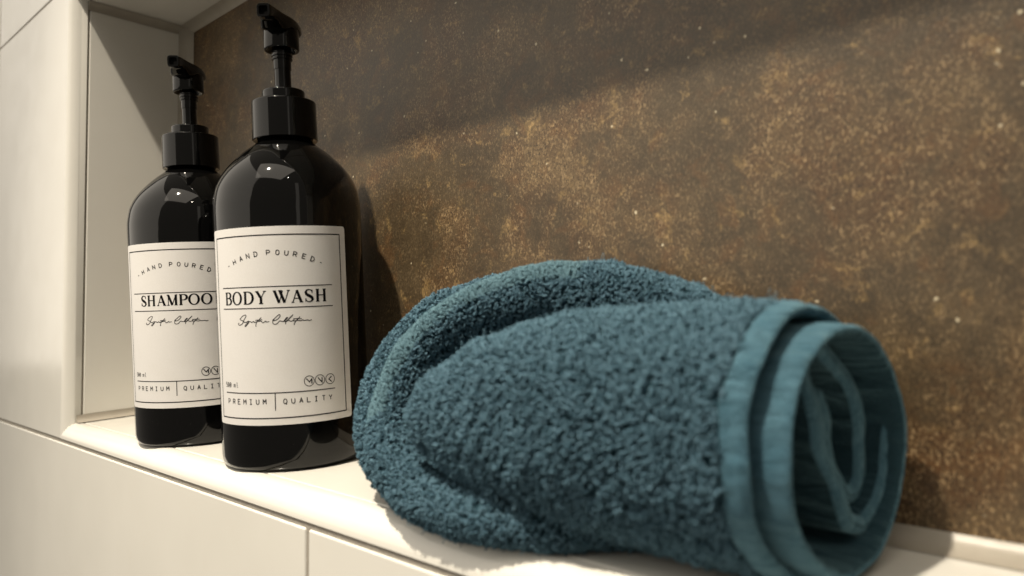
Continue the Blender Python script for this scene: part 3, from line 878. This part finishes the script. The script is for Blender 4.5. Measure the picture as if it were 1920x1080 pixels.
# --- the loose turns inside the roll: sheets with thickness
def sheet(path, th, x0, x1, parent, name='inner_turn', seed=5, skew=0.0, drop=0.0):
    P = np.array(crom(path, 7)); Tn = np.gradient(P, axis=0); Tn /= np.linalg.norm(Tn, axis=1, keepdims=True)
    Nn = np.stack([-Tn[:, 1], Tn[:, 0]], 1)
    ring = np.concatenate([P+Nn*th/2, [P[-1]+Tn[-1]*th/2], (P-Nn*th/2)[::-1], [P[0]-Tn[0]*th/2]])
    arcl = np.concatenate([[0], np.cumsum(np.linalg.norm(np.diff(P, axis=0), axis=1))])
    rib = (0.00016*np.sin(arcl*700+seed)+0.00022*np.sin(arcl*330+2*seed))[:, None]
    sfrac = arcl/arcl[-1]; sfrac = np.concatenate([sfrac, [1.0], sfrac[::-1], [0.0]])
    P = P+Nn*rib
    ring = np.concatenate([P+Nn*th/2, [P[-1]+Tn[-1]*th/2], (P-Nn*th/2)[::-1], [P[0]-Tn[0]*th/2]])
    mid = np.concatenate([P, [P[-1]], P[::-1], [P[0]]])
    rows = []
    prof = [(x0, 1.0), (x0+(x1-x0)*.35, 1.0), (x0+(x1-x0)*.7, 1.0), (x1-.004, 1.0), (x1-.0018, .97), (x1-.0006, .8), (x1, .5), (x1+.0001, .05)]
    xs = np.array(prof)
    for x, k in prof:
        r_ = mid+(ring-mid)*k
        xx = x - drop*sfrac*(1 if x > x1-.006 else 0) + skew*(r_[:, 0]-0.04) + 0.0004*np.sin(r_[:, 1]*260+seed)
        rows.append(np.stack([xx, r_[:, 0]+0.0006*np.sin(x*300+r_[:, 1]*200+seed), r_[:, 1]+0.0004*np.sin(x*250+seed)], 1))
    G = np.array(rows)-OFF
    grid_mesh('hem', G[4:], True, HEM, parent)  # lips keep the lighter hem colour, the inside takes the shade-darkened one
    return grid_mesh(name, G[:5], True, HEM_SHADED, parent)
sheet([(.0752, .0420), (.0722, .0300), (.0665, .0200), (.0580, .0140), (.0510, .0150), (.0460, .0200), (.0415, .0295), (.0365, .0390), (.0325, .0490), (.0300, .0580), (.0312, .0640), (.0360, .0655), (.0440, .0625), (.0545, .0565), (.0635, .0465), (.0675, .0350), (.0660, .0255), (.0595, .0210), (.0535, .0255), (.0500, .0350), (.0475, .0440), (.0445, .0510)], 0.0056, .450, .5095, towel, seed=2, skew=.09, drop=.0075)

# --- the folded ridges round the far end
def ridge(CL, rad, shift, lumpa, seed, nseg=110, nps=60, inner=1.25):
    """thick tube along a 3-D centreline; psi=0 faces outwards from the ring, psi=90 towards the room"""
    C = np.array(CL)+np.array(shift)
    t = np.linspace(0, 1, len(C)); q = np.array(crom([tuple(c) for c in C], 10)); rr = np.array(crom([(a, b) for a, b in rad], 10))
    s = np.concatenate([[0], np.cumsum(np.linalg.norm(np.diff(q, axis=0), axis=1))]); u = np.linspace(0, s[-1], nseg)
    q = np.stack([np.interp(u, s, q[:, i]) for i in range(3)], 1); rr = np.stack([np.interp(u, s, rr[:, i]) for i in range(2)], 1)
    Tn = np.gradient(q, axis=0); Tn /= np.linalg.norm(Tn, axis=1, keepdims=True)
    cen = np.array([.405, .036, .040])+np.array(shift)
    out = q-cen; nd = np.array([.60, -.74, .30])
    out -= (out*Tn).sum(1, keepdims=True)*Tn
    nb = nd[None]-(Tn@nd)[:, None]*Tn; nb /= np.linalg.norm(nb, axis=1, keepdims=True)
    ou = np.cross(nb, Tn); ou *= np.sign((ou*out).sum(1, keepdims=True))
    psi = np.linspace(0, 2*np.pi, nps+1)[:-1]
    cp_ = np.cos(psi); cp_ = np.where(cp_ < 0, cp_*inner, cp_)
    G = q[:, None]+rr[:, 0][:, None, None]*cp_[None, :, None]*ou[:, None]+rr[:, 1][:, None, None]*np.sin(psi)[None, :, None]*nb[:, None]
    Nn = np.cos(psi)[None, :, None]*ou[:, None]+np.sin(psi)[None, :, None]*nb[:, None]
    G = G+Nn*lump(G.reshape(-1, 3), lumpa, 120, seed).reshape(G.shape[:2])[..., None]
    return squash(G), Nn, psi
CL = [(.4640, .072, .066), (.4468, .070, .0743), (.4174, .0655, .0815), (.3924, .0575, .0825), (.3697, .0475, .0770), (.3518, .0375, .0664), (.3440, .0262, .0505), (.3465, .0162, .0325), (.3595, .0075, .0192), (.3755, .0048, .0105), (.3965, .0030, .0080), (.4170, .0050, .0072), (.4370, .0150, .0078), (.4550, .0300, .0090)]
RAD = [(.007, .009), (.0085, .011), (.0100, .0125), (.0100, .0135), (.0090, .0130), (.0085, .0125), (.0080, .0120), (.0078, .0115), (.0078, .0105), (.0072, .0095), (.0062, .0085), (.0055, .0075), (.0052, .0065), (.0050, .0060)]
G, Nn, psi = ridge(CL, RAD, (0, 0, 0), .0006, 21)
fold = grid_mesh('folded_edge', G-OFF, True, TBASE, towel)
pd = np.degrees(psi); pd = np.where(pd > 180, pd-360, pd)
band = (pd > 5) & (pd < 88)
uu = np.linspace(0, 1, G.shape[0]); rowon = (uu > .20) & (uu < .58)
keep = np.ones((G.shape[0], len(psi))); keep[np.ix_(rowon, band)] = 0
keep[:, (pd < -60) | (pd > 175)] = 0
loops('terry_pile', G-OFF, Nn, True, TERRY, fold, seed=31, keep=keep, h=.0017, spacing=.0014)
# the flat-woven hem turned outwards along the ridge, with a short nap
loops('stray_fibres', G-OFF, Nn, True, TERRY, fold, seed=42, keep=keep, spacing=.0050, per=1, h=.0036, thick=.00009)
khem = np.zeros((G.shape[0], len(psi))); khem[np.ix_(rowon, band)] = 1
loops('hem', G-OFF+Nn*0.0004, Nn, True, NAP, fold, seed=33, keep=khem, h=.0009, spacing=.0008, per=3, thick=.00018)
# layer behind it
RAD2 = [(.004, .006), (.005, .008), (.0065, .009), (.0085, .0095), (.0110, .010), (.0126, .010), (.0132, .010), (.0128, .010), (.0110, .009), (.0080, .0075), (.006, .006), (.005, .005), (.004, .005), (.004, .004)]
Gk, Nk, _ = ridge(CL, RAD2, (-.0125, .0085, .0005), .0013, 22, inner=1.2)
under = grid_mesh('under_layer', Gk-OFF, True, TBASE, towel)
keep = np.ones((Gk.shape[0], len(psi))); keep[:, (pd < -130) | (pd > 130)] = 0
loops('terry_pile', Gk-OFF, Nk, True, TERRY, under, seed=32, keep=keep, h=.0013, spacing=.0017)
# cloth between the ridge and the front wrap (bottom of the crease)
q = G.mean(1); cen = np.array([.412, .036, .040])
rows = [q+(cen-q)*k+np.array([-.010, .010, 0])*math.sin(min(k*2.4, 1.57)) for k in (0, .15, .3, .45, .6, .8, 1.0)]
Gm = np.array(rows)
crease = grid_mesh('crease', Gm-OFF, False, TBASE, towel)
nc_ = grid_normals(Gm, False); nc_ *= np.sign(nc_ @ np.array([.6, -.74, .3]))[..., None]
loops('terry_pile', Gm-OFF, nc_, False, TERRY, crease, seed=35, spacing=.0016)
